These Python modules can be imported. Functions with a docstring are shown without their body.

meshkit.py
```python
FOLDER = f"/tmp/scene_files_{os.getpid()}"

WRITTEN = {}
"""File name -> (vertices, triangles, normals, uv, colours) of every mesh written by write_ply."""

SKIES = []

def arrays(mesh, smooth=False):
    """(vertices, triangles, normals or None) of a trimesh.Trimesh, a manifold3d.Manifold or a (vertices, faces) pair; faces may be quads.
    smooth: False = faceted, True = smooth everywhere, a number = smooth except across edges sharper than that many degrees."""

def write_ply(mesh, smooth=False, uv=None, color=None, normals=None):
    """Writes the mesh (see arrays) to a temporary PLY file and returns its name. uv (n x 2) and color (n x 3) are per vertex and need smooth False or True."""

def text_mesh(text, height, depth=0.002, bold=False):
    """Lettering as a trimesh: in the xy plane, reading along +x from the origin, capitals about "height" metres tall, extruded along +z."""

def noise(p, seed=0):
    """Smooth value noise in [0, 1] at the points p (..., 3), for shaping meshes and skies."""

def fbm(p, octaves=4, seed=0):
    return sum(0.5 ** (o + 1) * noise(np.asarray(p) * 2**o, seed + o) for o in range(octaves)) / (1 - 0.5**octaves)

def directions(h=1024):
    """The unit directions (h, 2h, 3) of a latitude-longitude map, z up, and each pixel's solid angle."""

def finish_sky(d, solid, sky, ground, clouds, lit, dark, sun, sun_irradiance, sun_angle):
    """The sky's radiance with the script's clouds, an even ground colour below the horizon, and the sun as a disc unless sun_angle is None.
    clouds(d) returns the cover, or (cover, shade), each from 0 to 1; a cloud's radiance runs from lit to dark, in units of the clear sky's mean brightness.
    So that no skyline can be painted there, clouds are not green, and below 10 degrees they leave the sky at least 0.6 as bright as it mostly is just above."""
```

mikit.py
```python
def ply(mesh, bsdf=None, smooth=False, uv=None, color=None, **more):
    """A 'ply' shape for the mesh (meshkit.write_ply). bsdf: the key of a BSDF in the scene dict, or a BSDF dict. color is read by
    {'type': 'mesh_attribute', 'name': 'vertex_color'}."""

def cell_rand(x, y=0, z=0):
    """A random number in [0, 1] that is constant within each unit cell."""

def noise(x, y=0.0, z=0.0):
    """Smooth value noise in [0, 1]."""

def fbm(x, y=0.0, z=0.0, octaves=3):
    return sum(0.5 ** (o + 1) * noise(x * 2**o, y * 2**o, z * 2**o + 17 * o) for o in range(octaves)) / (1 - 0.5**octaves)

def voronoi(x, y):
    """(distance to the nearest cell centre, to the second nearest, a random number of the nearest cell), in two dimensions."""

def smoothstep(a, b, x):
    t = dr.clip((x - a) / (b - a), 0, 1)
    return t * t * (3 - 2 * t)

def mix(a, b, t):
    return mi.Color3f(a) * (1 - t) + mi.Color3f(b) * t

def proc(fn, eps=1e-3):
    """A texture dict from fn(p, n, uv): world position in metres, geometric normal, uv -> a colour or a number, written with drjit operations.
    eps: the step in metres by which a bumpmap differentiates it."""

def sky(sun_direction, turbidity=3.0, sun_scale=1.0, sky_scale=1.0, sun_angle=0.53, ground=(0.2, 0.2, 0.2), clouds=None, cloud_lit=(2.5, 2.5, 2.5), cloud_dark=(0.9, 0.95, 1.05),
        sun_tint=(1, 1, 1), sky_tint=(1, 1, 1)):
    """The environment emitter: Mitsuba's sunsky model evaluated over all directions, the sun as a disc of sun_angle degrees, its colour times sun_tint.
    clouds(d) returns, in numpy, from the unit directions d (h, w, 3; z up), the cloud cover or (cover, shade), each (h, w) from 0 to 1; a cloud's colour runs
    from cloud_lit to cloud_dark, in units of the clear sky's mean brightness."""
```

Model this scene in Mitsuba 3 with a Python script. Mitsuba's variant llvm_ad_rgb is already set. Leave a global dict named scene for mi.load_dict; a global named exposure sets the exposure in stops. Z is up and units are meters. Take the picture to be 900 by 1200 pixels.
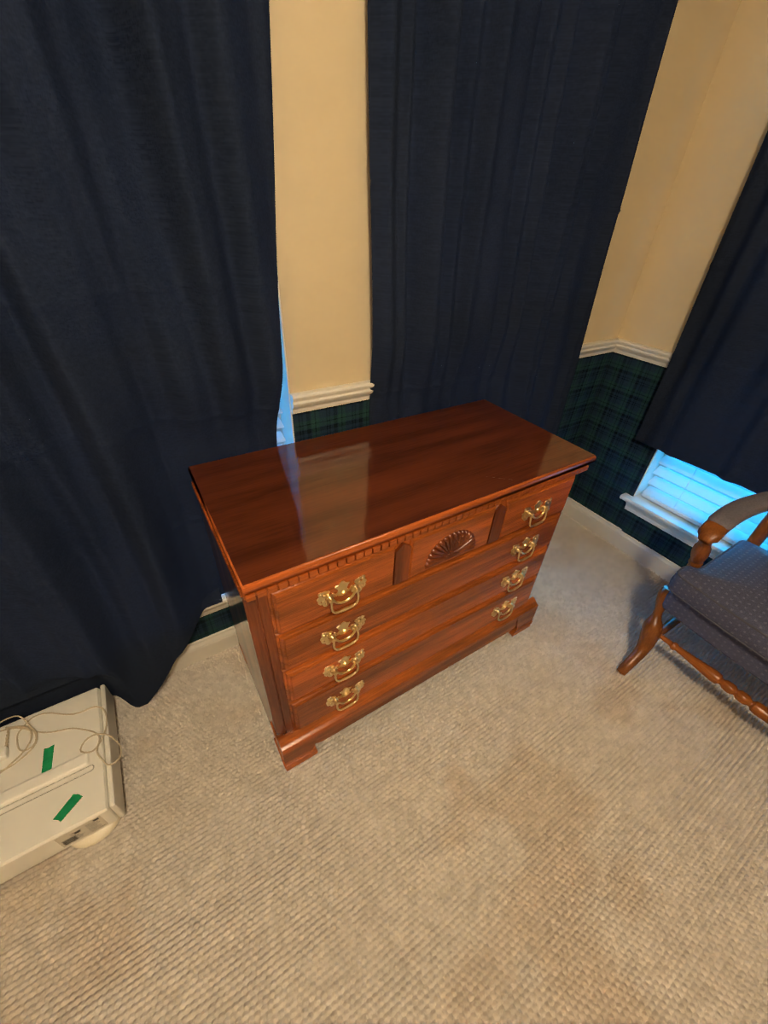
import math, random
import numpy as np, trimesh, mitsuba as mi, drjit as dr, manifold3d as m3
import shapely, shapely.geometry as sg
from shapely import affinity
import mikit, meshkit
from mikit import proc, noise, fbm, cell_rand, smoothstep, mix

random.seed(4)
rng = np.random.default_rng(4)
scene, labels = {}, {}
T = mi.ScalarTransform4f

# ---------------------------------------------------------------- camera, sky, lamp, exposure
CAM = np.array([-0.0695, -0.5836, 1.4380])
FWD = np.array([0.44019, 0.66427, -0.60413])
UPV = np.array([0.29069, 0.53116, 0.79584])
scene['camera'] = {'type': 'perspective', 'fov': 2 * math.degrees(math.atan(450 / 477.2)), 'fov_axis': 'x', 'near_clip': 0.02,
                   'to_world': T().look_at(origin=CAM.tolist(), target=(CAM + FWD).tolist(), up=UPV.tolist())}
scene['sky'] = mikit.sky((0.75, -0.25, 0.55), turbidity=2.5, sun_scale=0.0, sky_scale=3.5, ground=(0.16, 0.2, 0.22), sky_tint=(0.08, 0.92, 1.45))
exposure = 3.75
LAMP = np.array([-0.11, -1.11, 2.33])
LAMP_RGB = [22.0, 18.0, 12.6]

# ---------------------------------------------------------------- helpers
def numbered(name):
    if name not in scene and not any(k.startswith(name + '__') for k in scene) and name not in labels:
        return name
    i = 1
    while True:
        k = f'{name}_{i:03d}'
        if k not in scene and k not in labels and not any(q.startswith(k + '__') for q in scene):
            return k
        i += 1

def thing(name, label, cat, group=None):
    k = numbered(name)
    labels[k] = {'label': label, 'category': cat}
    if group: labels[k]['group'] = group
    return k

def structure(k, label):
    labels[k] = {'label': label, 'kind': 'structure'}
    return k

def obj(name, mesh, bsdf, parent=None, smooth=False, label=None, world=None, **kw):
    k = (parent + '__' if parent else '') + name
    if k in scene or labels.get(k, {}).get('kind') != 'structure': k = numbered(k)
    d = mesh if isinstance(mesh, dict) else mikit.ply(mesh, bsdf, smooth=smooth, **kw)
    if world is not None:
        d = {**d, 'to_world': world}
    scene[k] = d
    if label: labels[k] = {'label': label}
    return k

def cat(ms): return trimesh.util.concatenate([tm(m) for m in ms])

def tm(m):
    if isinstance(m, m3.Manifold):
        q = m.to_mesh()
        return trimesh.Trimesh(q.vert_properties[:, :3], q.tri_verts, process=False)
    return m

def box(x0, x1, y0, y1, z0, z1):
    b = trimesh.creation.box(extents=(x1 - x0, y1 - y0, z1 - z0))
    b.apply_translation(((x0 + x1) / 2, (y0 + y1) / 2, (z0 + z1) / 2))
    return b

def rbox(x0, x1, y0, y1, z0, z1, r=.004, seg=8):
    s = m3.Manifold.sphere(r, seg)
    return tm(m3.Manifold.batch_hull([s.translate((x, y, z)) for x in (x0 + r, x1 - r) for y in (y0 + r, y1 - r) for z in (z0 + r, z1 - r)]))

def mbox(x0, x1, y0, y1, z0, z1):
    return m3.Manifold.cube((x1 - x0, y1 - y0, z1 - z0)).translate((x0, y0, z0))

def extr(pts, a, b, axis):
    """2-D polygon extruded from a to b along axis; pts are (out, z) for axis x -> (y, z), axis y -> (x, z), axis z -> (x, y)."""
    poly = sg.Polygon(pts)
    m = trimesh.creation.extrude_polygon(poly, b - a, engine='earcut')
    v = m.vertices.copy()
    if axis == 'x': w = np.c_[v[:, 2] + a, v[:, 0], v[:, 1]]
    elif axis == 'y': w = np.c_[v[:, 0], v[:, 2] + a, v[:, 1]]
    else: w = np.c_[v[:, 0], v[:, 1], v[:, 2] + a]
    m = trimesh.Trimesh(w, m.faces, process=False)
    if m.volume < 0: m.invert()
    return m

def loft(rings, caps=True):
    """rings: list of equal-length closed loops (n,3)."""
    n = len(rings[0]); V = np.vstack(rings); F = []
    for k in range(len(rings) - 1):
        i = np.arange(n); j = (i + 1) % n; a = k * n; b = a + n
        F += [np.c_[a + i, a + j, b + j], np.c_[a + i, b + j, b + i]]
    F = np.vstack(F)
    if caps:
        V = np.vstack([V, rings[0].mean(0), rings[-1].mean(0)]); c0, c1 = len(V) - 2, len(V) - 1
        i = np.arange(n); j = (i + 1) % n; b = (len(rings) - 1) * n
        F = np.vstack([F, np.c_[j, i, i * 0 + c0], np.c_[b + i, b + j, i * 0 + c1]])
    m = trimesh.Trimesh(V, F, process=False)
    if m.volume < 0: m.invert()
    return m

def rect_loft_y(x0, x1, z0, z1, prof):
    """stepped front: prof = [(inset, y), ...] from the back to the front."""
    return loft([np.array([[x0 + i, y, z0 + i], [x1 - i, y, z0 + i], [x1 - i, y, z1 - i], [x0 + i, y, z1 - i]]) for i, y in prof])

def rect_loft_z(x0, x1, y0, y1, prof):
    return loft([np.array([[x0 + i, y0 + i, z], [x1 - i, y0 + i, z], [x1 - i, y1 - i, z], [x0 + i, y1 - i, z]]) for i, z in prof])

def tube(path, rad, n=10, sub=1):
    p = np.asarray(path, float); r = np.broadcast_to(np.asarray(rad, float), (len(p),))
    t = np.gradient(p, axis=0); t /= np.linalg.norm(t, axis=1, keepdims=True)
    u = np.cross(t[0], [0, 0, 1] if abs(t[0][2]) < .9 else [1, 0, 0]); u /= np.linalg.norm(u)
    rings = []; a = np.arange(n) * 2 * np.pi / n
    for k in range(len(p)):
        u = u - t[k] * (u @ t[k]); u /= np.linalg.norm(u); w = np.cross(t[k], u)
        rings.append(p[k] + r[k] * (np.cos(a)[:, None] * u + np.sin(a)[:, None] * w))
    return loft(rings)

def spline(pts, n):
    from scipy.interpolate import CubicSpline
    p = np.asarray(pts, float); d = np.r_[0, np.cumsum(np.linalg.norm(np.diff(p[:, :3], axis=0), axis=1))]
    return CubicSpline(d, p)(np.linspace(0, d[-1], n))

def turned(p0, p1, prof, n=20):
    """a turned (lathed) member from p0 to p1, prof = [(t, radius)]."""
    p0, p1 = np.array(p0, float), np.array(p1, float)
    t = np.array([a for a, _ in prof]); r = np.array([b for _, b in prof])
    d = (p1 - p0) / np.linalg.norm(p1 - p0)
    u = np.cross(d, [0, 0, 1] if abs(d[2]) < .9 else [1, 0, 0]); u /= np.linalg.norm(u); w = np.cross(d, u)
    a = np.arange(n) * 2 * np.pi / n
    return loft([p0 + (p1 - p0) * tt + rr * (np.cos(a)[:, None] * u + np.sin(a)[:, None] * w) for tt, rr in zip(t, r)])

# ---------------------------------------------------------------- materials
def rgb(*c): return {'type': 'rgb', 'value': list(c)}

def bsdf(key, d): scene[key] = d; return key

def wood_fn(lo, hi, axis, sc=1.0):
    def fn(p, n, uv):
        if axis == 'x': a, b, c = p.x, p.y, p.z
        elif axis == 'z': a, b, c = p.z, p.x, p.y
        else: a, b, c = p.y, p.x, p.z
        w = fbm(a * 3 * sc, b * 30 * sc, c * 30 * sc, 3)
        fine = fbm(a * 22 * sc, b * 420 * sc, c * 420 * sc, 2)
        band = noise(a * 1.3 * sc, b * 14 * sc + 9, c * 14 * sc)
        t = dr.clip(0.55 * w + 0.3 * fine + 0.35 * band - 0.1, 0, 1)
        return mix(lo, hi, smoothstep(0.2, 0.8, t))
    return fn

def gloss_wood(key, fn, alpha, ior=1.5):
    return bsdf(key, {'type': 'roughplastic', 'diffuse_reflectance': proc(fn), 'alpha': alpha, 'int_ior': ior, 'nonlinear': True})

gloss_wood('mat_cherry', wood_fn((.24, .058, .010), (.66, .210, .040), 'x'), .075)
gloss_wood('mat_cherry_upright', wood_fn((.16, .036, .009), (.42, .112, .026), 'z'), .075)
def top_fn(p, n, uv):
    base = wood_fn((.135, .032, .012), (.315, .086, .029), 'x', .8)(p, n, uv)
    # a pale scratch worn into the front edge
    s = dr.abs((p.x - .755) * .82 + (p.y - .03) * .9 + .004 * (noise(p.x * 90, p.y * 90) - .5))
    on = (1 - smoothstep(.0006, .0022, s)) * smoothstep(.10, .07, p.y) * smoothstep(.45, .6, noise(p.y * 160 + 3, p.x * 40))
    return base * (1 - .5 * on) + mi.Color3f(.5, .3, .2) * (.5 * on)
gloss_wood('mat_cherry_top', top_fn, .010, 1.75)
gloss_wood('mat_cherry_edge', wood_fn((.36, .085, .015), (.66, .21, .045), 'x'), .10)
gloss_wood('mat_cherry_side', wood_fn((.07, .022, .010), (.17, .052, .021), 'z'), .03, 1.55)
gloss_wood('mat_maple', wood_fn((.24, .080, .018), (.48, .185, .045), 'z', .8), .12)
gloss_wood('mat_maple_rail', wood_fn((.36, .115, .018), (.64, .25, .05), 'y', .8), .10)

bsdf('mat_brass', {'type': 'principled', 'base_color': rgb(.83, .68, .38), 'metallic': 1.0, 'roughness': .22})
def trim_fn(p, n, uv): return mix((.68, .65, .58), (.76, .73, .66), fbm(p.x * 9, p.y * 9, p.z * 9))
bsdf('mat_trim', {'type': 'roughplastic', 'diffuse_reflectance': proc(trim_fn), 'alpha': .18})
def paint_fn(p, n, uv): return mix((.61, .505, .33), (.65, .54, .355), fbm(p.x * 5, p.y * 5, p.z * 5))
def peel_fn(p, n, uv): return .0016 * fbm(p.x * 140, p.y * 140, p.z * 140, 2)
bsdf('mat_wall', {'type': 'bumpmap', 'tex': proc(peel_fn, 2e-3), 'scale': 1.0, 'bsdf': {'type': 'diffuse', 'reflectance': proc(paint_fn)}})
bsdf('mat_ceiling', {'type': 'diffuse', 'reflectance': rgb(.72, .69, .62)})

def stripes(u, period, centre, half):
    q = u / period - dr.floor(u / period)
    d = dr.abs(q - centre); d = dr.minimum(d, 1 - d)
    return 1 - smoothstep(half * .85, half * 1.15, d)
def plaid_fn(p, n, uv):
    u = dr.select(dr.abs(n.x) > .5, p.y, p.x); v = p.z
    S = .094
    def band(w):
        g = stripes(w, S, .25, .14); k = stripes(w, S, .0, .07)
        l = stripes(w, S, .25, .022); l2 = stripes(w, S, .68, .03) + stripes(w, S, .78, .03)
        col = mi.Color3f(.016, .031, .058) * (1 - g) + mi.Color3f(.020, .058, .050) * g
        dark = dr.clip(k + .8 * l + .8 * l2, 0, 1)
        return col * (1 - dark) + mi.Color3f(.006, .010, .013) * dark
    a, b = band(u), band(v)
    tw = .5 + .16 * dr.sin((u + v) * 2200)
    w = .82 + .36 * noise(u * 700, v * 700)
    return (a * tw + b * (1 - tw)) * w
bsdf('mat_plaid', {'type': 'diffuse', 'reflectance': proc(plaid_fn)})

def curtain_fn(p, n, uv):
    h = p.x + p.y
    w = fbm(h * 160, p.z * 420, 0, 2) * .6 + .4 * noise(h * 900, p.z * 300)
    big = fbm(h * 5, p.z * 4, 0, 2)
    return mix((.0080, .0122, .0235), (.0235, .0325, .0600), dr.clip(.75 * w + .35 * (big - .3), 0, 1))
bsdf('mat_curtain', {'type': 'principledthin', 'base_color': proc(curtain_fn), 'roughness': .9, 'diff_trans': .09, 'eta': 1.3, 'sheen': .15, 'sheen_tint': .6})

def carpet_fn(p, n, uv):
    j = dr.floor(p.y / .0128)
    i = dr.floor(p.x / .0152 + .5 * (j - 2 * dr.floor(j / 2)))
    c = mix((.42, .38, .33), (.68, .62, .55), .28 * cell_rand(i, j) + .16 + .45 * fbm(p.x * 60, p.y * 60, 0, 2))
    fleck = smoothstep(.70, .88, noise(p.x * 260, p.y * 260, 4))
    st = smoothstep(.56, .74, fbm(p.x * 4.2 + 3.1, p.y * 4.2 + 7.7, 0, 3))
    c = c * (1 - .10 * fleck)
    return c * (mi.Color3f(1) * (1 - .30 * st) + mi.Color3f(.78, .62, .45) * (.30 * st))
bsdf('mat_carpet', {'type': 'diffuse', 'reflectance': proc(carpet_fn)})

def seat_fn(p, n, uv):
    a = dr.select(dr.abs(n.z) > .6, p.x, p.z + p.x * .3); b = p.y
    P = .020
    i = dr.floor(b / P); q = a / P + .5 * (i - 2 * dr.floor(i / 2)); j = dr.floor(q)
    d = dr.maximum(dr.abs(b / P - i - .5) * 1.0, dr.abs(q - j - .5) * 1.0)
    dot = 1 - smoothstep(.12, .20, d)
    w = .75 + .5 * noise(a * 700, b * 700, p.z * 500)
    return mix((.052, .058, .105), (.16, .165, .22), .42 * dot + .16 * noise(a * 260, b * 260, p.z * 200)) * w
bsdf('mat_upholstery', {'type': 'principled', 'base_color': proc(seat_fn), 'roughness': .9, 'sheen': .5, 'specular': .2})
bsdf('mat_piping', {'type': 'principled', 'base_color': rgb(.065, .066, .09), 'roughness': .9})
def arm_fn(p, n, uv): return mix((.085, .078, .098), (.15, .135, .165), noise(p.x * 420, p.y * 420, p.z * 420))
bsdf('mat_armpad', {'type': 'principled', 'base_color': proc(arm_fn), 'roughness': .8, 'sheen': .4})

bsdf('mat_slat', {'type': 'twosided', 'bsdf': {'type': 'roughplastic', 'diffuse_reflectance': rgb(.78, .79, .78), 'alpha': .2}})
bsdf('mat_slat_thin', {'type': 'principledthin', 'base_color': rgb(.86, .87, .87), 'roughness': .4, 'diff_trans': 1.35, 'eta': 1.4})
bsdf('mat_glass', {'type': 'thindielectric'})
bsdf('mat_appliance', {'type': 'roughplastic', 'diffuse_reflectance': rgb(.84, .83, .77), 'alpha': .22})
bsdf('mat_appliance_band', {'type': 'roughplastic', 'diffuse_reflectance': rgb(.88, .87, .82), 'alpha': .12})
bsdf('mat_slot', {'type': 'diffuse', 'reflectance': rgb(.10, .09, .08)})
bsdf('mat_cord', {'type': 'roughplastic', 'diffuse_reflectance': rgb(.55, .48, .36), 'alpha': .25})
bsdf('mat_disc', {'type': 'roughplastic', 'diffuse_reflectance': rgb(.80, .74, .60), 'alpha': .2})
def tape_fn(p, n, uv): return mix((.012, .20, .075), (.02, .27, .11), fbm(p.x * 220, p.y * 220))
bsdf('mat_tape', {'type': 'diffuse', 'reflectance': proc(tape_fn)})
bsdf('mat_sticker', {'type': 'diffuse', 'reflectance': rgb(.60, .57, .50)})
bsdf('mat_ink', {'type': 'diffuse', 'reflectance': rgb(.06, .055, .05)})
bsdf('mat_ink_grey', {'type': 'diffuse', 'reflectance': rgb(.26, .245, .22)})
bsdf('mat_rod', {'type': 'principled', 'base_color': rgb(.05, .045, .04), 'metallic': .8, 'roughness': .4})
bsdf('mat_lamp_metal', {'type': 'principled', 'base_color': rgb(.6, .5, .3), 'metallic': 1.0, 'roughness': .3})

# ---------------------------------------------------------------- the room
YW, XR, XL, YF, ZC = .546, 1.942, -1.7, -3.0, 2.44
TH = .16
SILL = .285
WIN = [(-.62, .326), (.615, 1.55)]             # openings in the back wall (x)
WR = (-.80, .168)                              # opening in the right wall (y)
WTOP = 2.08

# carpet: looped pile as real relief in view, flat beyond
def carpet():
    gx, gy = np.arange(-1.25, XR + .004, .0026), np.arange(-1.25, YW + .004, .0026)
    X, Y = np.meshgrid(gx, gy, indexing='ij')
    wx = X + .0012 * (meshkit.noise(np.stack([X * 30, Y * 30, X * 0], -1), 1) - .5)
    wy = Y + .0012 * (meshkit.noise(np.stack([X * 30, Y * 30, X * 0 + 5], -1), 2) - .5)
    PX, PY = .0152, .0128
    j = np.floor(wy / PY); off = .5 * np.mod(j, 2)
    i = np.floor(wx / PX + off)
    u = (wx / PX + off - i) * 2 - 1; v = (wy / PY - j) * 2 - 1
    h1 = np.sin(i * 127.1 + j * 311.7) * 43758.5453; h1 = h1 - np.floor(h1)
    z = (1 - np.abs(u) ** 2.0) * (1 - np.abs(v) ** 2.0)
    z = -.0135 * (1 - np.clip(z, 0, 1) ** .7) - .0016 * h1
    z += .0012 * (meshkit.noise(np.stack([X * 240, Y * 240, X * 0], -1), 3) - .5)
    z = np.minimum(z, 0)
    nx, ny = X.shape
    V = np.stack([X, Y, z], -1).reshape(-1, 3)
    idx = np.arange(nx * ny).reshape(nx, ny)
    F = np.vstack([np.c_[idx[:-1, :-1].ravel(), idx[1:, :-1].ravel(), idx[1:, 1:].ravel()], np.c_[idx[:-1, :-1].ravel(), idx[1:, 1:].ravel(), idx[:-1, 1:].ravel()]])
    top = trimesh.Trimesh(V, F, process=False)
    rest = [box(XL - TH, XR + TH, YF - TH, YW + TH, -.08, -.0185), box(XL - TH, -1.25, YF - TH, YW, -.0186, -.002), box(-1.25, XR, YF - TH, -1.25, -.0186, -.002)]
    return cat([top] + rest)
structure('floor', 'beige looped berber carpet with faint brown stains')
obj('floor', carpet(), 'mat_carpet', smooth=True)

back = mbox(XL - TH, XR + TH, YW, YW + TH, -.05, ZC)
for x0, x1 in WIN: back -= mbox(x0, x1, YW - .1, YW + TH + .1, SILL, WTOP)
right = mbox(XR, XR + TH, YF - TH, YW, -.05, ZC) - mbox(XR - .1, XR + TH + .1, WR[0], WR[1], SILL, WTOP)
structure('wall_back', 'tan painted wall with green and navy plaid paper below the chair rail')
structure('wall_right', 'tan painted wall with plaid paper below the rail, right of the corner')
structure('wall_left', 'tan painted wall on the left'); structure('wall_front', 'tan painted wall behind the camera'); structure('ceiling', 'off-white ceiling')
obj('painted_face', back, 'mat_wall', 'wall_back'); obj('painted_face', right, 'mat_wall', 'wall_right')
obj('wall_left', box(XL - TH, XL, YF - TH, YW, -.05, ZC), 'mat_wall')
obj('wall_front', box(XL, XR, YF - TH, YF, -.05, ZC), 'mat_wall')
obj('ceiling', box(XL - TH, XR + TH, YF - TH, YW + TH, ZC, ZC + .1), 'mat_ceiling')
RB, RT = .918, .979
PT = .0012
pw = lambda x0, x1, z0, z1: box(x0, x1, YW - PT, YW, z0, z1)
obj('wallpaper', cat([pw(XL, WIN[0][0], 0, RB + .02), pw(WIN[0][1], WIN[1][0], 0, RB + .02), pw(WIN[1][1], XR, 0, RB + .02), pw(WIN[0][0], WIN[0][1], 0, SILL), pw(WIN[1][0], WIN[1][1], 0, SILL)]), 'mat_plaid', 'wall_back', label='dark green and navy plaid wallpaper')
pr = lambda y0, y1, z0, z1: box(XR - PT, XR, y0, y1, z0, z1)
obj('wallpaper', cat([pr(WR[1], YW, 0, RB + .02), pr(YF, WR[0], 0, RB + .02), pr(WR[0], WR[1], 0, SILL)]), 'mat_plaid', 'wall_right', label='dark green and navy plaid wallpaper')
obj('corner_seam', extr([(XR - .0022, YW), (XR, YW - .0022), (XR, YW)], .10, RB, 'z'), 'mat_trim', 'wall_back')

# chair rail: profile as (out from the wall, z)
RAIL = [(0, RB), (.010, RB), (.012, RB + .006), (.012, RB + .014), (.015, RB + .019), (.021, RB + .026), (.024, RB + .034), (.019, RB + .038), (.019, RB + .042), (.024, RB + .046), (.026, RB + .053), (.024, RT - .003), (.018, RT), (0, RT)]
def moulding(prof, a, b, wall):
    if wall == 'back': return extr([(YW - o, z) for o, z in prof], a, b, 'x')
    return extr([(XR - o, z) for o, z in prof], a, b, 'y')
structure('trim_1', 'white chair rail moulding across the pillar between the windows')
obj('trim_1', moulding(RAIL, WIN[0][1] - .002, WIN[1][0] + .014, 'back'), 'mat_trim', smooth=20)
structure('trim_2', 'white chair rail meeting at the corner')
obj('rail', moulding(RAIL, WIN[1][1], XR, 'back'), 'mat_trim', 'trim_2', smooth=20)
obj('rail', moulding(RAIL, WR[1], YW, 'right'), 'mat_trim', 'trim_2', smooth=20)
structure('trim_3', 'white chair rail left of the left window')
obj('trim_3', moulding(RAIL, XL, WIN[0][0], 'back'), 'mat_trim', smooth=20)
BH = .102
BASE = [(0, -.01), (.014, -.01), (.014, .066), (.012, .071), (.013, .076), (.009, .083), (.006, .090), (.007, .096), (.003, BH), (0, BH)]
BASE2 = [(0, -.01), (.017, -.01), (.017, .078), (.012, .085), (.012, .089), (.003, .094), (0, .094)]
structure('baseboard_back', 'white profiled baseboard along the back wall')
obj('baseboard_back', moulding(BASE, XL, XR, 'back'), 'mat_trim', smooth=20)
structure('baseboard_right', 'white baseboard in two lengths along the right wall')
obj('length', moulding(BASE, .143, YW, 'right'), 'mat_trim', 'baseboard_right', smooth=20)
obj('length', moulding(BASE2, YF, .141, 'right'), 'mat_trim', 'baseboard_right', smooth=20, label='plainer, slightly thicker length of baseboard past the joint')

# windows: liner, stool, apron, sash, panes
def window(n, a, b, wall, label):
    k = structure(f'window_{n}', label)
    def put(name, fn, mat, smooth=False):
        m = fn
        if wall == 'right':                    # local (along, into the wall, z) -> world
            v = m.vertices; m = trimesh.Trimesh(np.c_[XR + (v[:, 1] - YW), v[:, 0], v[:, 2]], m.faces[:, ::-1], process=False)
        return obj(name, m, mat, k, smooth)
    d0, d1 = YW + .002, YW + TH
    t = .004
    put('jamb', cat([box(a, a + t, d0, d1, SILL, WTOP), box(b - t, b, d0, d1, SILL, WTOP), box(a, b, d0, d1, WTOP - t, WTOP)]), 'mat_trim')
    st = [(YW + TH, SILL - .004), (YW + TH, SILL + .016), (YW - .040, SILL + .016), (YW - .046, SILL + .012), (YW - .047, SILL + .004), (YW - .043, SILL - .004)]
    put('stool', cat([extr(st, a, b, 'x'), extr([(YW, SILL - .004), (YW, SILL + .016), (YW - .040, SILL + .016), (YW - .046, SILL + .012), (YW - .047, SILL + .004), (YW - .043, SILL - .004)], a - .04, a, 'x'),
                      extr([(YW, SILL - .004), (YW, SILL + .016), (YW - .040, SILL + .016), (YW - .046, SILL + .012), (YW - .047, SILL + .004), (YW - .043, SILL - .004)], b, b + .04, 'x')]), 'mat_trim', 20)
    AP = [(0, SILL - .062), (.010, SILL - .062), (.014, SILL - .050), (.014, SILL - .040), (.019, SILL - .030), (.026, SILL - .018), (.028, SILL - .0045), (0, SILL - .0045)]
    put('apron', extr([(YW - o, z) for o, z in AP], a - .008, b + .008, 'x'), 'mat_trim', 20)
    f0, f1 = YW + .105, YW + .140
    mid = (SILL + WTOP) / 2
    put('sash', cat([box(a + t, a + t + .035, f0, f1, SILL + .016, WTOP - t), box(b - t - .035, b - t, f0, f1, SILL + .016, WTOP - t), box(a + t + .035, b - t - .035, f0, f1, SILL + .016, SILL + .06),
                     box(a + t + .035, b - t - .035, f0, f1, WTOP - t - .04, WTOP - t), box(a + t + .035, b - t - .035, f0, f1, mid - .02, mid + .02)]), 'mat_trim')
    for z0, z1 in ((SILL + .06, mid - .02), (mid + .02, WTOP - t - .04)):
        y = (f0 + f1) / 2
        pane = trimesh.Trimesh([[a + .047, y, z0], [b - .047, y, z0], [b - .047, y, z1], [a + .047, y, z1]], [[0, 1, 2], [0, 2, 3]], process=False)
        put('pane', pane, 'mat_glass')
    return k
window(1, *WIN[0], 'back', 'window behind the left navy curtain, white jamb showing beside the pillar')
window(2, *WIN[1], 'back', 'window behind the middle navy curtain')
window(3, *WR, 'right', 'low window on the right wall with a white stool and apron')

def slat_mesh(L, w=.050, tilt=14):
    x = np.linspace(-w / 2, w / 2, 7); c = .0022 * (1 - (2 * x / w) ** 2); t = .0028
    pts = np.r_[np.c_[x, c + t / 2], np.c_[x[::-1], c[::-1] - t / 2]]
    ca, sa = math.cos(math.radians(tilt)), math.sin(math.radians(tilt))
    pts = np.c_[pts[:, 0] * ca - pts[:, 1] * sa, pts[:, 0] * sa + pts[:, 1] * ca]
    return extr(pts, 0, L, 'x')

def blind(a, b, wall, label, pitch, z0):
    k = thing('window_blind', label, 'window blind')
    L = b - a - .036
    sw = .050 if pitch < .05 else .056
    tilt = 14 if pitch < .05 else 30
    yc = YW + .058
    def place(x, y, z):
        if wall == 'back': return T().translate([x, y, z])
        return T().translate([XR + (y - YW), x, z]) @ T([[0, 1, 0, 0], [1, 0, 0, 0], [0, 0, 1, 0], [0, 0, 0, 1]])
    sd = mikit.ply(slat_mesh(L, sw, tilt), 'mat_slat_thin', smooth=35)
    z = z0 + .030
    while z < WTOP - .09:
        obj('slat', sd, None, k, world=place(a + .018, yc, z)); z += pitch
    obj('bottom_rail', mikit.ply(rbox(0, L, -.026, .026, 0, .018, .005), 'mat_slat', smooth=30), None, k, world=place(a + .018, yc, z0 - .004))
    obj('head_rail', mikit.ply(rbox(0, L, -.028, .028, 0, .05, .004), 'mat_slat', smooth=30), None, k, world=place(a + .018, yc, WTOP - .064))
    for f in (.17, .83):
        for dy in (-.027, .027):
            obj('ladder_cord', mikit.ply(tube([[L * f, dy, z0 + .01], [L * f, dy, (z0 + WTOP) / 2], [L * f, dy, WTOP - .06]], .0011, 6), 'mat_slat', smooth=True), None, k, world=place(a + .018, yc, 0))
    return k
blind(*WIN[0], 'back', 'white slatted blind glowing blue behind the left curtain, beside the pillar', .048, SILL + .024)
blind(*WIN[1], 'back', 'white slatted blind, only a sliver beside the middle curtain', .048, SILL + .024)
blind(*WR, 'right', 'white slatted blind lit blue under the right curtain, behind the armchair', .058, SILL + .024)

# ---------------------------------------------------------------- curtains
def sstep(a, b, x):
    t = np.clip((x - a) / (b - a), 0, 1); return t * t * (3 - 2 * t)

def curtain_sheet(P, NU, NV):
    """P(u, v) -> (n,3); one sheet of thin cloth."""
    u, v = np.meshgrid(np.linspace(0, 1, NU), np.linspace(0, 1, NV), indexing='ij')
    p = P(u, v)
    idx = np.arange(NU * NV).reshape(NU, NV)
    q = np.stack([idx[:-1, :-1], idx[1:, :-1], idx[1:, 1:], idx[:-1, 1:]], -1).reshape(-1, 4)
    return trimesh.Trimesh(p.reshape(-1, 3), np.vstack([q[:, [0, 1, 2]], q[:, [0, 2, 3]]]), process=False)

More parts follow.
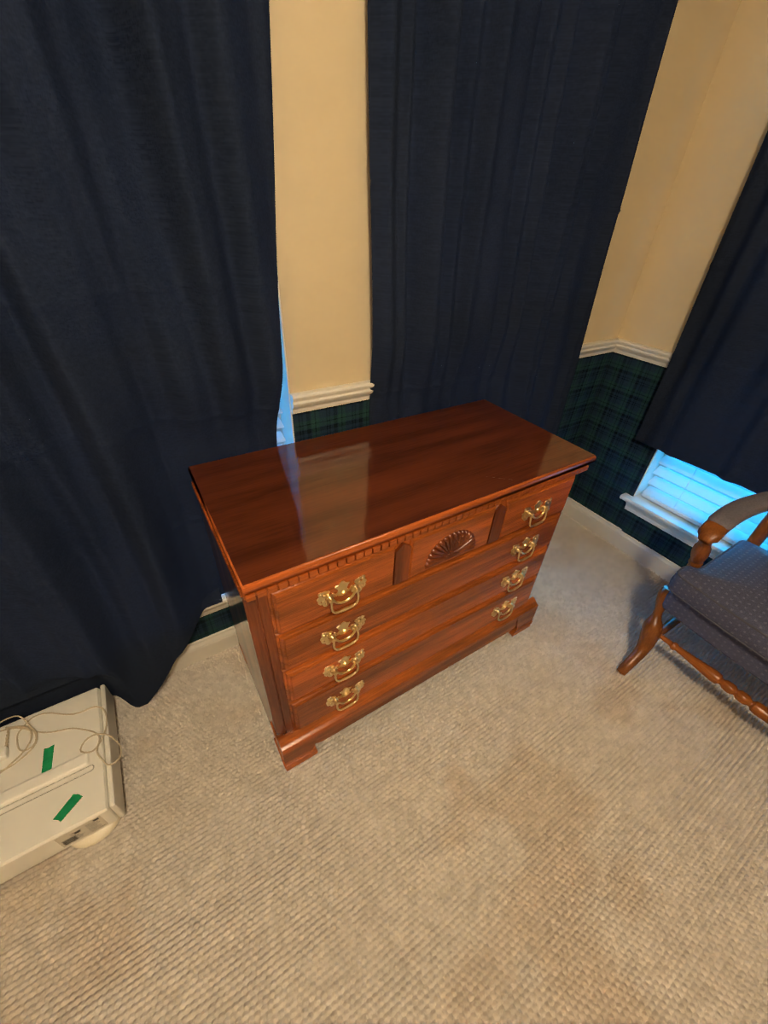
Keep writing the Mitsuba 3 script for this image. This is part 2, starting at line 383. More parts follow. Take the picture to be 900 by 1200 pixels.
def folds(s, z, waves, seed):
    """sum of soft folds across s (metres along the curtain), wandering a little with z."""
    r = np.random.default_rng(seed); f = 0
    for k, (per, amp) in enumerate(waves):
        ph = r.uniform(0, 6.28); wob = .22 * np.sin(z * (1.3 + k) + r.uniform(0, 6)) * per
        f = f + amp * np.sin(2 * np.pi * (s + wob) / per + ph + 1.3 * np.sin(2 * np.pi * s / (per * 2.7) + ph * 2))
    return f

def creases(z, x, levels, seed):
    c = 0
    for i, l in enumerate(levels):
        zz = l + .008 * np.sin(x * 7 + i + seed) + .02 * np.sin(x * 2.1 + 2 * i)
        c = c + .0045 * np.exp(-((z - zz) / .006) ** 2)
    return c

CT = 2.20
def left_curtain(u, v):
    z0 = v
    xr = np.interp(1 - v, [0, 1], [0, 1])
    x_top = -.78 + u * (.78 + .345)
    # hem height along the width: on the floor at left, swept up to the right where it is caught behind the dresser
    hem = np.interp(-.78 + u * 1.08, [-.80, -.46, -.318, -.296, -.08, -.035, .16, .30], [.03, .03, .010, .03, .272, .306, .306, .306])
    z = hem + (CT - hem) * v
    edge = np.interp(z, [.5, .86, 1.30, 1.72, CT], [.25, .262, .303, .337, .350])
    x = -.78 + u * (.78 + edge)
    fold = folds(x, z, [(.31, .030), (.145, .021), (.07, .005)], 3)
    fold = fold * (.25 + .75 * sstep(0, .40, z - hem))
    near = sstep(1.10, .865, z) * sstep(-.12, -.012, x)            # squeezed between the dresser and the wall
    y = .468 + fold + .012 * sstep(.9, 2.0, z) * np.sin(x * 37)
    tip = np.exp(-((x + .30) / .13) ** 2) * sstep(.75, .05, z)
    y = y - .035 * tip
    low = sstep(-.36, -.44, x) * sstep(.285, .20, z)
    y = y * (1 - low) + (.526 + .2 * fold) * low
    y = y * (1 - near) + (.5265 + .25 * fold) * near
    y = y - creases(z, x, [1.27, .955, .66], 1)
    y = np.minimum(y, np.where((z < .33) & (z > .20) & (x < -.012), .492, .5385))
    win = sstep(-.10, .1, z) * 0
    return np.stack([x, y + win, z], -1)

def mid_curtain(u, v):
    hem = .555
    z = hem + (CT - hem) * v
    el = np.interp(z, [.5, .93, 1.5, 1.75, CT], [.600, .590, .560, .553, .545])
    er = np.interp(z, [.5, .62, 1.08, 1.5, 1.92, CT], [1.625, 1.622, 1.604, 1.592, 1.552, 1.535])
    x = el + u * (er - el)
    fold = folds(u * 1.03, z, [(.17, .020), (.083, .013), (.26, .010)], 8)
    near = sstep(1.12, .865, z) * sstep(1.26, 1.13, x)
    y = .488 + fold * (.75 + .25 * sstep(.4, 2, z))
    y = y * (1 - near) + (.5265 + .28 * fold) * near
    y = y - creases(z, x, [1.45, .95], 4)
    y = np.minimum(y, .5385)
    return np.stack([x, y, z], -1)

def right_curtain(u, v):
    hem = .592
    z = hem + (CT - hem) * v
    e0 = np.interp(z, [.5, .65, 1.0, 1.7, CT], [.262, .258, .262, .283, .29])
    e1 = -.86
    y = e0 + u * (e1 - e0)
    fold = folds(u * 1.12, z, [(.24, .024), (.11, .015)], 15)
    x = XR - .050 - fold * (.30 + .55 * sstep(.6, 1.3, z))
    x = x + creases(z, y, [1.3, .98], 2) * -1
    return np.stack([x, y, z], -1)

def curtain(P, nu, nv, label, name='curtain'):
    k = thing(name, label, 'curtain', None)
    m = curtain_sheet(P, nu, nv)
    obj('panel', m, 'mat_curtain', k, smooth=True)
    return k
curtain(left_curtain, 330, 260, 'dark navy curtain on the left, hanging to the floor behind the white appliance')
curtain(mid_curtain, 330, 220, 'dark navy curtain between the tan pillar and the corner, behind the dresser')
curtain(right_curtain, 300, 200, 'dark navy curtain on the right wall, ending above the low window sill')

def rod(p0, p1, label, wall):
    k = thing('curtain_rod', label, 'curtain rod')
    p0, p1 = np.array(p0), np.array(p1)
    obj('pole', tube(np.linspace(p0, p1, 5), .011, 14), 'mat_rod', k, smooth=40)
    d = (p1 - p0) / np.linalg.norm(p1 - p0)
    for s, p in ((-1, p0), (1, p1)):
        s_ = trimesh.creation.icosphere(2, .02); s_.apply_translation(p + d * s * .012); obj('finial', s_, 'mat_rod', k, smooth=True)
    for f in (.06, .94):
        q = p0 + (p1 - p0) * f
        e = np.array([q[0], YW, q[2]]) if wall == 'back' else np.array([XR, q[1], q[2]])
        obj('bracket', tube([q, (q + e) / 2, e], .006, 8), 'mat_rod', k, smooth=40)
rod((-.80, .468, CT + .0125), (.37, .468, CT + .0125), 'curtain rod above the left navy curtain', 'back')
rod((.525, .488, CT + .0125), (1.56, .488, CT + .0125), 'curtain rod above the middle navy curtain', 'back')
rod((XR - .06, .31, CT + .0125), (XR - .06, -.88, CT + .0125), 'curtain rod above the right navy curtain', 'right')

# ---------------------------------------------------------------- dresser
W, D, H = 1.101, .510, .840
DR = thing('dresser', 'glossy reddish-brown wooden dresser with brass pulls and a carved shell, against the back wall', 'dresser')
obj('top', rect_loft_z(0, W, 0, D, [(.016, .800), (.013, .803), (.011, .811), (.004, .816), (.0005, .821), (0, .827), (.0008, .833), (.0025, .8375), (.005, .840)]), 'mat_cherry_edge', DR, smooth=50, label='moulded orange-brown edge of the top')
obj('top_panel', rect_loft_z(.002, W - .002, .004, D - .002, [(.001, .839), (.001, .8402), (.002, .8405)]), 'mat_cherry_top', DR, label='polished dark red-brown top surface')
CX0, CX1 = .0015, W - .0015
FY = .030
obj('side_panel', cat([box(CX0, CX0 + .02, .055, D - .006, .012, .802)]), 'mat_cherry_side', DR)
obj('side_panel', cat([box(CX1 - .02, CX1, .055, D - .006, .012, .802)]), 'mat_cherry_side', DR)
obj('back_panel', box(CX0 + .02, CX1 - .02, D - .016, D - .008, .10, .80), 'mat_cherry_side', DR)
# corner stiles: a chamfered outer corner with a groove
def stile(m):
    o = [(CX0, .056), (CX0, .050), (.0245, .0315), (.0255, .0345), (.0275, .0345), (.0285, .029), (.048, .029), (.048, .056)]
    if m: o = [(W - x, y) for x, y in o]
    return extr(o, .150, .790, 'z')
def stop(m, z0, z1):
    o = [(CX0 - .0005, .056), (CX0 - .0005, .0285), (.048, .0285), (.048, .056)]
    if m: o = [(W - x, y) for x, y in o]
    return extr(o, z0, z1, 'z')
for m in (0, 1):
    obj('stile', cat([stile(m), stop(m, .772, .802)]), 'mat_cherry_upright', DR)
obj('face_frame', cat([box(.048, W - .048, .030, .05, .783, .802), box(.048, W - .048, .034, .05, .626, .640), box(.048, W - .048, .034, .05, .474, .490), box(.048, W - .048, .034, .05, .323, .334), box(.048, W - .048, .032, .05, .150, .168)]), 'mat_cherry', DR)
# dentil moulding under the top
dm = obj('dentil_moulding', cat([box(CX0, CX1, .0205, .030, .783, .802), box(CX0, CX0+.006, .0205, D - .01, .783, .802), box(CX1-.006, CX1, .0205, D - .01, .783, .802)]), 'mat_cherry', DR)
dent = mikit.ply(box(-.0093, .0093, -.009, .001, -.0085, .0085), 'mat_cherry')
dent_s = mikit.ply(box(-.0045, .001, -.009, .009, -.0085, .0085), 'mat_cherry')
n = 48
for i in range(n):
    obj('dentil', dent, None, dm, world=T().translate([CX0 + .012 + i * (CX1 - CX0 - .024) / (n - 1), .0205, .7915]))
for i in range(21):
    y = .040 + i * .0222
    obj('dentil', dent_s, None, dm, world=T().translate([CX0, y, .7915]))
    obj('dentil', dent_s, None, dm, world=T().translate([CX1 + .003, y, .7915]))
# drawers
LIP = [(0, .036), (0, .0265), (.0015, .0245), (.0055, .0235), (.006, .020), (.008, .016), (.012, .0135), (.0145, .0135), (.0150, .0105), (.0165, .0095)]
def pull():
    parts = []
    c = lambda x, z, r: sg.Point(x, z).buffer(r, 10)
    s = sg.Polygon([(0, .037), (.006, .033), (.0095, .027), (.0185, .0245), (.0125, .0165), (.0105, .009), (.016, .002), (.011, -.006), (0, -.010), (-.011, -.006), (-.016, .002), (-.0105, .009), (-.0125, .0165), (-.0185, .0245), (-.0095, .027), (-.006, .033)]).buffer(.001)
    ring = lambda x, z, r, t: c(x, z, r).difference(c(x, z, r - t))
    shp = [s, sg.box(-.036, -.0045, .036, .003)]
    for m in (-1, 1):
        shp += [ring(m * .0475, .0145, .0125, .0072), ring(m * .0535, -.004, .0098, .006), ring(m * .0430, -.0155, .0095, .006), c(m * .0345, -.001, .0078), c(m * .0375, .0185, .0058), c(m * .0560, .0225, .0058), c(m * .0610, .007, .0050), c(m * .0285, -.010, .0055), c(m * .0245, .005, .0045)]
    g = shapely.union_all(shp)
    for m in (-1, 1):
        g = g.difference(c(m * .0205, -.001, .0022))
    g = g.simplify(.0003)
    for q in getattr(g, 'geoms', [g]):
        pl = trimesh.creation.extrude_polygon(q, .0025, engine='earcut')
        v = pl.vertices; pl = trimesh.Trimesh(np.c_[v[:, 0], -v[:, 2], v[:, 1]], pl.faces, process=False)
        if pl.volume < 0: pl.invert()
        parts.append(pl)
    for m in (-1, 1):
        parts.append(turned((m * .034, 0, .001), (m * .034, -.019, .001), [(0, .0075), (.25, .0072), (.4, .0045), (.6, .0045), (.72, .0072), (.88, .0068), (1, .0030)], 14))
        for x, z, r in ((.0465, .0125, .0040), (.0520, -.003, .0032), (.0430, -.0135, .0032), (.0545, .0195, .0046), (.0285, -.010, .0046)):
            parts.append(turned((m * x, 0, z), (m * x, -.0055, z), [(0, r), (.5, r * .9), (.8, r * .6), (1, r * .15)], 10))
    path = spline([(-.034, -.013, .002), (-.035, -.014, -.012), (-.035, -.0155, -.028), (-.029, -.0165, -.0405), (-.016, -.017, -.044), (0, -.017, -.0445), (.016, -.017, -.044), (.029, -.0165, -.0405), (.035, -.0155, -.028), (.035, -.014, -.012), (.034, -.013, .002)], 44)
    rad = .0031 + .0012 * np.exp(-(path[:, 0] / .02) ** 2) * (path[:, 2] < -.03)
    parts.append(tube(path, rad, 10))
    up = spline([(-.030, -.010, .000), (-.022, -.013, -.012), (-.010, -.014, -.019), (0, -.014, -.0205), (.010, -.014, -.019), (.022, -.013, -.012), (.030, -.010, .000)], 26)
    parts.append(tube(up, .0032, 8))
    return cat(parts)
PULL = mikit.ply(pull(), 'mat_brass', smooth=40)
X0, X1 = .0485, W - .0485
rows = [(.635, .7835, .700), (.4845, .629, .551), (.3325, .4775, .401), (.1645, .3255, .239)]
XM = .5525
for r, (z0, z1, zh) in enumerate(rows):
    dk = numbered(DR + '__drawer')
    fy = .0095
    if r == 0:
        obj('front_panel', cat([rect_loft_y(X0, X1, z0, z1, [(0, .036), (0, .0265), (.0015, .0245), (.0055, .0235), (.006, .0205), (.0075, .0195)]), box(X0 + .03, X1 - .03, .03, .40, z0 + .01, z1 - .01)]), 'mat_cherry', dk, smooth=25)
        for a, b in ((X0 + .006, .367), (.4115, .7015), (.746, X1 - .006)):
            obj('raised_panel', rect_loft_y(a, b, z0 + .004, z1 - .0055, [(0, .0215), (.0006, .0165), (.003, .0135), (.005, .0135), (.0062, .0105), (.008, .0095)]), 'mat_cherry', dk, smooth=25)
        for a in (.3668, .7013):
            b = a + .0449
            obj('divider', extr([(a, z0 + .005), (b, z0 + .005), (b, z1 - .027), ((a + b) / 2, z1 - .008), (a, z1 - .027)], .0108, .0215, 'y'), 'mat_cherry_upright', dk, label='upright strip with a pointed top')
        # carved fan shell
        NL, nt, nr = 17, 17 * 10 + 1, 24
        th, rho = np.meshgrid(np.linspace(0, np.pi, nt), np.linspace(0.0, 1, nr), indexing='ij')
        ridge = np.abs(np.sin(NL * th)) ** .7
        hgt = .0015 + .0105 * rho ** 1.2 * (.15 + .85 * ridge) * (1 - .55 * sstep(.86, 1.0, rho)) + .006 * np.exp(-(rho / .16) ** 2)
        hgt = hgt * (1 - sstep(.985, 1.0, rho) * .85)
        R = rho * (1 + .05 * ridge * sstep(.5, 1, rho))
        V = np.stack([XM + .086 * R * np.cos(th), fy - hgt, z0 + .026 + .086 * R * np.sin(th) * .98], -1)
        idx = np.arange(nt * nr).reshape(nt, nr)
        q = np.stack([idx[:-1, :-1], idx[1:, :-1], idx[1:, 1:], idx[:-1, 1:]], -1).reshape(-1, 4)
        F = np.vstack([q[:, [0, 1, 2]], q[:, [0, 2, 3]]])
        B = V.copy(); B[..., 1] = fy + .001
        N = nt * nr
        rim = np.r_[idx[:, 0], idx[-1, 1:], idx[-2::-1, -1], idx[0, -2:0:-1]]; r2 = np.roll(rim, -1)
        Fs = np.vstack([F, F[:, ::-1] + N, np.c_[rim, rim + N, r2 + N], np.c_[rim, r2 + N, r2]])
        sh = trimesh.Trimesh(np.vstack([V.reshape(-1, 3), B.reshape(-1, 3)]), Fs, process=False)
        if sh.volume < 0: sh.invert()
        beads = []
        for i in range(5):
            a = np.pi * (i + .5) / 5
            s_ = trimesh.creation.icosphere(2, .0052); s_.apply_scale((1, .8, 1)); s_.apply_translation((XM + .017 * np.cos(a), fy - .004, z0 + .029 + .013 * np.sin(a))); beads.append(s_)
        base = rbox(XM - .088, XM + .088, fy - .004, fy + .001, z0 + .020, z0 + .0265, .0015, 6)
        obj('shell_carving', cat([sh, base] + beads), 'mat_cherry_upright', dk, smooth=45, label='carved fan shell')
    else:
        obj('front_panel', cat([rect_loft_y(X0, X1, z0, z1, LIP), box(X0 + .03, X1 - .03, .03, .40, z0 + .012, z1 - .012)]), 'mat_cherry', dk, smooth=25)
    for x in (.2165, .8885):
        obj('handle', PULL, None, dk, world=T().translate([x, fy + .0004, zh]), label='brass bail pull with a pierced backplate')
# base moulding, skirt and bracket feet
BM = [(.030, .158), (.022, .158), (.017, .154), (.010, .146), (.004, .142), (-.004, .139), (-.006, .134), (-.006, .122), (-.002, .118), (.030, .118)]
bm = [extr(BM, CX0 - .003, CX1 + .003, 'x')]
obj('base_moulding', cat(bm), 'mat_cherry', DR, smooth=25)
def skirt():
    pts = [(.10, .120)]
    pts += [(.10, .066)] + [(.104 + .022 * t, .066 - .012 * math.sin(t * math.pi / 2)) for t in np.linspace(0, 1, 6)][1:]
    pts += [(W - x, z) for x, z in pts[::-1]]
    return extr(pts, -.002, .018, 'y')
obj('skirt', skirt(), 'mat_cherry', DR)
def foot(mx, my):
    prof = [(-.0, .122), (.112, .122), (.108, .085), (.098, .062), (.093, .050), (.094, .038), (.103, .026), (.107, .014), (.105, 0.0), (0, 0.0)]
    a = extr(prof, 0, .022, 'y'); b = extr(prof, 0, .022, 'x')
    b = trimesh.Trimesh(np.c_[b.vertices[:, 0], b.vertices[:, 1], b.vertices[:, 2]], b.faces, process=False)
    g = [a, b]
    bead = [(-.001, .036), (.099, .036), (.101, .024), (-.001, .024)]
    g += [extr(bead, -.003, .01, 'y'), extr(bead, -.003, .01, 'x')]
    m = cat(g)
    v = m.vertices.copy()
    v[:, 0] += -.002; v[:, 1] += -.005
    f = m.faces
    if my: v[:, 0] += .005
    if mx: v[:, 0] = W - v[:, 0]
    if my: v[:, 1] = D - .004 - v[:, 1]
    if mx != my: f = f[:, ::-1]
    return trimesh.Trimesh(v, f, process=False)
for mx in (0, 1):
    for my in (0, 1):
        obj('bracket_foot', foot(mx, my), 'mat_cherry', DR)

# ---------------------------------------------------------------- armchair
CH = thing('armchair', 'wooden armchair with turned legs and a blue-grey patterned seat cushion, below the right window', 'armchair')
def slab(outline, prof):
    """outline (n,2) shrunk per profile step: prof = [(inset, z)]."""
    poly = sg.Polygon(outline); n_ = 160; rings = []
    for i, z in prof:
        q = poly.buffer(-i, join_style=1); e = q.exterior; L = e.length
        # start at the point nearest a fixed direction so that rings line up
        c = np.array(poly.centroid.coords[0])
        ang = np.arange(n_) * 2 * np.pi / n_
        pts = []
        for a in ang:
            far = sg.LineString([c, c + 3 * np.array([math.cos(a), math.sin(a)])]).intersection(e)
            pt = far if far.geom_type == 'Point' else list(far.geoms)[-1] if hasattr(far, 'geoms') else sg.Point(far.coords[0])
            pts.append((pt.x, pt.y, z))
        rings.append(np.array(pts))
    return loft(rings)
YS, YE = -.283, -.955
YC = (YS + YE) / 2
def seat_outline(x_front, bow, ys, ye, xb, ear=0.0, r=.035):
    yy = np.linspace(ys, ye, 21)
    pts = [(x_front - bow * (1 - ((y - YC) / ((ys - ye) / 2)) ** 2), y) for y in yy]
    pts += [(x_front + .085, ye), (x_front + .095, ye + ear), (xb, ye + ear), (xb, ys - ear), (x_front + .095, ys - ear), (x_front + .085, ys)]
    return sg.Polygon(pts).buffer(-r).buffer(2 * r).buffer(-r)
base_o = seat_outline(1.385, .020, YS - .012, YE + .012, 1.82, 0, .02).exterior.coords
obj('seat_base', slab(base_o, [(.012, .268), (.004, .272), (0, .282), (0, .352), (.006, .362), (.02, .366)]), 'mat_upholstery', CH, smooth=45)
cush_o = seat_outline(1.362, .026, YS, YE, 1.80, .035, .03).exterior.coords
cz = lambda z: z
cush = slab(cush_o, [(.05, .367), (.014, .368), (.004, .374), (.000, .385), (-.003, .410), (.000, .436), (.004, .447), (.012, .455), (.03, .463), (.07, .474), (.12, .482), (.18, .486)])
obj('seat_cushion', cush, 'mat_upholstery', CH, smooth=50, label='thick blue-grey cushion woven with small pale dots')
for z in (.376, .447):
    e = sg.Polygon(cush_o).buffer(-.003).exterior
    pp = np.array([e.interpolate(t, True).coords[0] for t in np.linspace(0, 1, 140, endpoint=False)])
    n_ = 8; a = np.arange(n_) * 2 * np.pi / n_
    P = np.c_[pp, np.full(len(pp), z)]
    t = np.roll(P, -1, 0) - np.roll(P, 1, 0); t /= np.linalg.norm(t, axis=1, keepdims=True)
    o = np.cross(t, [0, 0, 1])
    rings = [P[k] + .0032 * (np.cos(a)[:, None] * o[k] + np.sin(a)[:, None] * np.array([0, 0, 1])) for k in range(len(P))]
    m = loft(rings + [rings[0]], caps=False)
    obj('cushion_piping', m, 'mat_piping', CH, smooth=True)
# legs: turned above, a kinked foot below
def leg(path, radii):
    p = spline(np.c_[np.array(path), np.array(radii)], 46)
    return tube(p[:, :3], np.maximum(p[:, 3], .008), 18)
LEG = [(1.250, -.343, .0), (1.272, -.343, .026), (1.312, -.343, .058), (1.345, -.340, .088), (1.366, -.331, .125), (1.376, -.322, .165), (1.383, -.315, .192), (1.390, -.309, .212), (1.408, -.297, .262), (1.430, -.286, .330)]
LR = [.0165, .0190, .0205, .0240, .0300, .0330, .0290, .0190, .0200, .0205]
obj('leg', leg(LEG, LR), 'mat_maple', CH, smooth=50)
obj('leg', leg([(x, 2 * YC - y, z) for x, y, z in LEG], LR), 'mat_maple', CH, smooth=50)
LB = [(1.93, -.335, 0), (1.905, -.338, .06), (1.880, -.335, .14), (1.862, -.330, .20), (1.845, -.325, .29)]
LBR = [.014, .017, .022, .017, .019]
obj('leg', leg(LB, LBR), 'mat_maple', CH, smooth=50); obj('leg', leg([(x, 2 * YC - y, z) for x, y, z in LB], LBR), 'mat_maple', CH, smooth=50)
prof = [(0, .008), (.10, .0095), (.13, .0100), (.14, .0155), (.155, .0155), (.165, .0115), (.19, .0120), (.25, .0150), (.33, .0200), (.385, .0225), (.41, .020), (.42, .0125), (.43, .0125), (.445, .0185), (.465, .0195), (.485, .0185), (.498, .0125), (.5, .0125)]
prof = prof[:-1] + [(1 - a, b) for a, b in prof[::-1]]
obj('front_stretcher', turned((1.392, -.318, .150), (1.392, 2 * YC + .318, .150), prof, 24), 'mat_maple_rail', CH, smooth=35)
for y in (-.335, 2 * YC + .335):
    obj('side_stretcher', turned((1.345, y, .098), (1.885, y, .120), [(0, .012), (.03, .0145), (.06, .0125), (.3, .016), (.5, .018), (.7, .016), (1, .009)], 16), 'mat_maple', CH, smooth=35)
obj('cross_stretcher', turned((1.60, -.335, .109), (1.60, 2 * YC + .335, .109), [(0, .010), (.3, .013), (.5, .016), (.7, .013), (1, .010)], 16), 'mat_maple', CH, smooth=35)
# arms
def arm(s):
    f = (lambda y: y) if s > 0 else (lambda y: 2 * YC - y)
    post = [(0, .0185), (.18, .0200), (.30, .0205), (.36, .0175), (.39, .0215), (.42, .0215), (.45, .0165), (.52, .0220), (.62, .0260), (.74, .0250), (.82, .0190), (.88, .0185), (1.0, .0220)]
    obj('arm_post', turned((1.505, f(-.300), .362), (1.405, f(-.296), .608), post, 20), 'mat_maple', CH, smooth=40)
    pth = spline([(1.375, f(-.300), .606), (1.405, f(-.297), .622), (1.47, f(-.294), .640), (1.58, f(-.300), .655), (1.70, f(-.318), .655), (1.80, f(-.335), .645), (1.835, f(-.345), .638)], 40)
    ring = []
    tt = np.linspace(0, 1, len(pth))
    for k, p in enumerate(pth):
        w = .034 * (.55 + .45 * sstep(0, .06, tt[k])); h = .019 * (.55 + .45 * sstep(0, .06, tt[k])) ; a = np.arange(20) * 2 * np.pi / 20
        ring.append(np.c_[p[0] + 0 * a, p[1] + w * np.sign(np.cos(a)) * np.abs(np.cos(a)) ** .7, p[2] + h * np.sign(np.sin(a)) * np.abs(np.sin(a)) ** .7])
    obj('arm', loft(ring), 'mat_maple', CH, smooth=50)
    ring = []
    for k in range(5, 36):
        p = pth[k]; q = sstep(5, 7, k) * sstep(35, 33, k); a = np.arange(20) * 2 * np.pi / 20
        ring.append(np.c_[p[0] + 0 * a, p[1] + (.030 + .007 * q) * np.cos(a), p[2] + .008 + (.016 + .008 * q) * np.sin(a)])
    obj('arm_pad', loft(ring), 'mat_armpad', CH, smooth=60, label='grey padded armrest cover')
for s in (1, -1): arm(s)
# back: posts, top rail, spindles, cushion
for y in (-.352, 2 * YC + .352):
    obj('back_post', turned((1.800, y, .34), (1.838, y, 1.00), [(0, .020), (.15, .022), (.3, .024), (.5, .019), (.7, .023), (.9, .018), (1, .012)], 18), 'mat_maple', CH, smooth=40)
pt = spline([(1.826, -.345, .965), (1.834, -.45, .99), (1.836, YC, 1.0), (1.834, 2 * YC + .45, .99), (1.826, 2 * YC + .345, .965)], 24)
obj('top_rail', tube(pt, .018, 14), 'mat_maple', CH, smooth=True)
for i in range(5):
    y = -.42 + (2 * YC + .84) * i / 4
    obj('back_spindle', turned((1.805, y, .36), (1.834, y, .985), [(0, .008), (.5, .011), (1, .007)], 12), 'mat_maple', CH, smooth=40)
bc = rbox(1.700, 1.780, 2 * YC + .40, -.40, .492, .93, .035, 16)
v = bc.vertices.copy(); v[:, 0] += (v[:, 2] - .49) * .05; bc = trimesh.Trimesh(v, bc.faces, process=False)
obj('back_cushion', bc, 'mat_upholstery', CH, smooth=50)

# ---------------------------------------------------------------- white appliance on the floor, its cord, tape and the round disc
AP = thing('white_appliance', 'flat white appliance lying on the carpet at left, with two green tape strips', 'appliance')
AX0, AX1, AY0, AY1, AZ0, AZ1 = -1.02, -.448, .106, .508, .030, .120
obj('casing', rbox(AX0, AX1, AY0, AY1, AZ0, AZ1 - .002, .008, 12), 'mat_appliance', AP, smooth=40)
obj('rear_panel', rbox(AX0 + .004, AX1 - .003, .290, AY1 - .002, AZ1 - .012, AZ1 + .002, .004, 8), 'mat_appliance', AP, smooth=40)
obj('front_panel', rbox(AX0 + .004, AX1 - .003, AY0 + .003, .236, AZ1 - .012, AZ1, .003, 8), 'mat_appliance', AP, smooth=40)
obj('handle_band', rbox(AX0 + .004, AX1 - .036, .252, .292, AZ1 - .012, AZ1 + .009, .008, 10), 'mat_appliance_band', AP, smooth=40, label='raised glossy band along the middle')
sl = sg.LineString([(AX0 + .01, .0), (AX1 - .034, .0)]).buffer(.009)
gr = sl.difference(sl.buffer(-.0012))
gm = trimesh.creation.extrude_polygon(gr, .0008, engine='earcut'); gm.apply_translation((0, .240, AZ1 - .0003))
obj('slot', gm, 'mat_slot', AP, label='thin dark slot outline')
obj('side_cap', rbox(AX1 + .002, AX1 + .017, AY0 + .001, AY1 + .002, AZ0 + .002, AZ1 + .001, .006, 10), 'mat_appliance', AP, smooth=40)
for x in (AX0 + .06,):
    for y in (AY0 + .05, AY1 - .05):
        obj('rubber_foot', trimesh.creation.cylinder(.014, AZ0, sections=20, transform=trimesh.transformations.translation_matrix((x, y, AZ0 / 2))), 'mat_slot', AP, smooth=40)
obj('rubber_foot', trimesh.creation.cylinder(.014, AZ0, sections=20, transform=trimesh.transformations.translation_matrix((AX1 - .05, AY1 - .05, AZ0 / 2))), 'mat_slot', AP, smooth=40)
def tape(pts, z):
    return extr(pts, z, z + .0006, 'z')
obj('tape_strip', tape([(-.593, .366), (-.583, .362), (-.568, .365), (-.574, .291), (-.586, .290), (-.597, .2935)], AZ1 + .002), 'mat_tape', AP, label='green tape strip on the rear panel')
obj('tape_strip', tape([(-.524, .191), (-.512, .184), (-.503, .172), (-.553, .135), (-.558, .143), (-.570, .151)], AZ1), 'mat_tape', AP, label='green tape strip on the front panel')
# rating label: bar code and faint print on the front face
lab = box(-.572, -.470, AY0 - .0006, AY0 + .001, .044, .109)
lk = obj('rating_label', lab, 'mat_sticker', AP, label='pale sticker with a bar code and small grey print')
bars = []; x = -.566
r2_ = random.Random(3)
for i in range(12):
    w = r2_.choice([.0008, .0012, .002]); bars.append(box(x, x + w, AY0 - .0012, AY0, .052, .078)); x += w + .0011
for i in range(4):
    bars.append(box(-.530, -.510, AY0 - .0012, AY0, .050 + i * .006, .053 + i * .006))
bars += [box(-.534, -.522, AY0 - .0012, AY0, .083, .093), box(-.488, -.476, AY0 - .0012, AY0, .096, .104)]
labels[obj('bar_code', cat(bars[:12] + bars[-2:]), 'mat_ink', lk)] = {'kind': 'stuff'}
lines = []
for i in range(7):
    z = .050 + i * .0075
    lines.append(box(-.508, -.508 + r2_.uniform(.018, .034), AY0 - .0012, AY0, z, z + .0024))
for i in range(5):
    z = .056 + i * .009
    lines.append(box(-.543, -.543 + r2_.uniform(.012, .026), AY0 - .0012, AY0, z, z + .0024))
labels[obj('print', cat(lines), 'mat_ink_grey', lk)] = {'kind': 'stuff'}
DC = thing('round_disc', 'cream round disc on the carpet under the front corner of the white appliance', 'disc')
obj('plate', turned((-.512, .165, 0), (-.512, .165, .0285), [(0, .068), (.08, .073), (.3, .0745), (.55, .073), (.8, .068), (1, .055)], 48), 'mat_disc', DC, smooth=40)

CD = thing('power_cord', 'thin cream cord looped over the top of the white appliance', 'cord')
zt = AZ1 + .0035
def cord(pts, z): return tube(spline([(x, y, zz) for (x, y), zz in zip(pts, z)], 26 * len(pts) // 2), .0022, 8)
A = [(-.80, .40, .128), (-.722, .462, .165), (-.664, .472, .185), (-.643, .482, .165), (-.628, .460, .146), (-.619, .438, zt), (-.613, .41, zt), (-.623, .389, zt), (-.643, .389, zt), (-.659, .425, zt), (-.657, .457, zt), (-.644, .473, zt), (-.629, .488, zt), (-.598, .488, zt), (-.535, .448, zt), (-.495, .435, zt), (-.462, .432, zt + .001), (-.439, .409, zt + .003), (-.432, .365, zt + .002), (-.440, .327, zt + .002), (-.455, .298, zt + .004), (-.472, .281, .133), (-.492, .289, .133), (-.502, .312, zt + .001), (-.49, .331, zt), (-.463, .332, zt + .005), (-.436, .317, zt + .004), (-.413, .283, zt + .001), (-.403, .246, zt), (-.415, .223, zt), (-.434, .221, zt), (-.451, .245, zt + .001), (-.461, .275, zt + .008), (-.453, .305, zt + .008), (-.459, .333, zt + .002), (-.489, .366, zt), (-.528, .394, zt), (-.578, .411, zt), (-.62, .438, zt + .005), (-.655, .469, zt + .004), (-.682, .484, zt), (-.704, .489, zt), (-.747, .488, zt)]
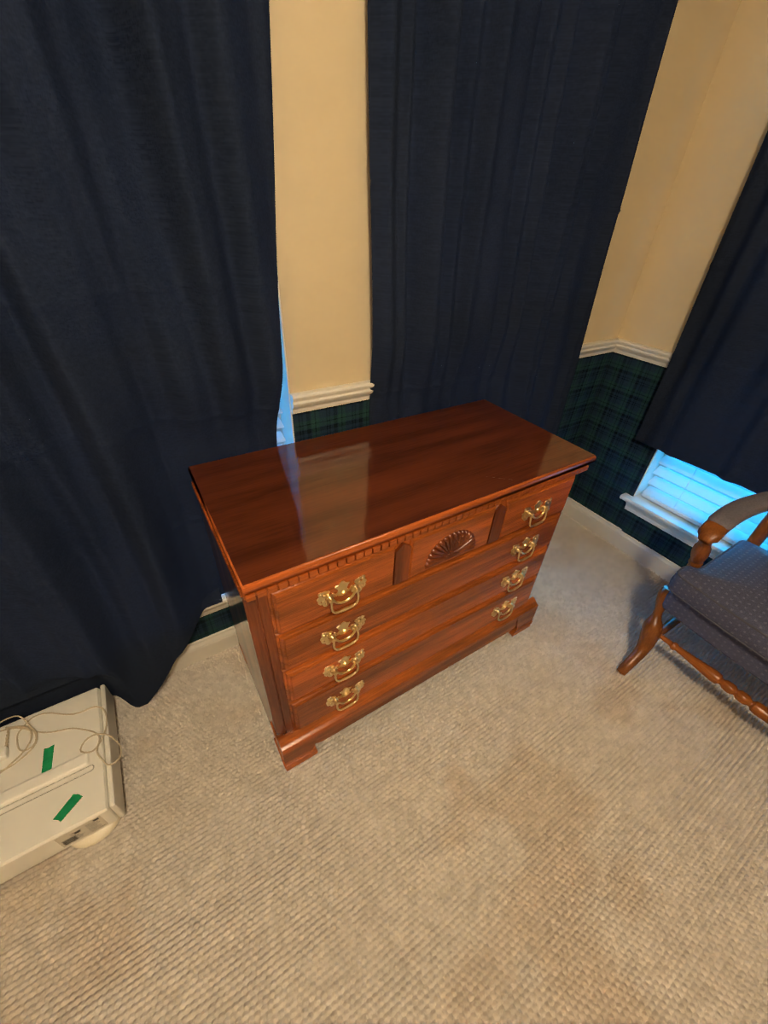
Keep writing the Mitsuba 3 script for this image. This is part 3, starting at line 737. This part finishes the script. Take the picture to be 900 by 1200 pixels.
obj('cord', tube(spline(A, 460), .0021, 8), 'mat_cord', CD, smooth=True)
B = [(-.690, .493, zt + .002), (-.655, .472, zt + .009), (-.614, .435, zt + .010), (-.609, .413, zt + .005), (-.617, .385, zt + .003), (-.642, .369, zt), (-.666, .358, zt), (-.693, .357, zt), (-.75, .37, zt)]
obj('cord', tube(spline(B, 100), .0021, 8), 'mat_cord', CD, smooth=True)
C = [(-.650, .462, zt + .011), (-.623, .436, zt + .013), (-.624, .406, zt + .007), (-.643, .38, zt + .004), (-.669, .361, zt + .004), (-.696, .350, zt), (-.745, .345, zt)]
obj('cord', tube(spline(C, 80), .0021, 8), 'mat_cord', CD, smooth=True)
obj('plug', rbox(-.745, -.676, .384, .418, AZ1 + .002, AZ1 + .024, .006, 10), 'mat_appliance_band', CD, smooth=40, label='white plug block')
for i in range(5):
    obj('strain_relief', trimesh.creation.cylinder(.0045 - .0003 * i, .006, sections=14, transform=trimesh.transformations.translation_matrix((-.683, .426 + .012 * i, zt + .003)) @ trimesh.transformations.rotation_matrix(math.pi / 2, (1, 0, 0))), 'mat_cord', CD, smooth=40)
obj('cord_tail', tube(spline([(-.683, .41, zt + .004), (-.683, .44, zt + .003), (-.682, .475, zt + .002), (-.690, .493, zt + .002)], 20), .0021, 8), 'mat_cord', CD, smooth=True)

# ---------------------------------------------------------------- the ceiling lamp behind the camera (its light is the room's)
LK = thing('ceiling_lamp', 'round glass ceiling lamp', 'ceiling lamp')
obj('canopy', turned((LAMP[0], LAMP[1], ZC - .035), (LAMP[0], LAMP[1], ZC), [(0, .10), (.5, .13), (1, .14)], 36), 'mat_lamp_metal', LK, smooth=40)
g = trimesh.creation.icosphere(3, .105); g.apply_scale((1, 1, .62)); g.apply_translation(LAMP)
gd = mikit.ply(g, bsdf('mat_lamp_glass', {'type': 'diffuse', 'reflectance': rgb(.7, .7, .7)}), smooth=True)
gd['emitter'] = {'type': 'area', 'radiance': rgb(*LAMP_RGB)}
obj('glass_bowl', gd, None, LK)
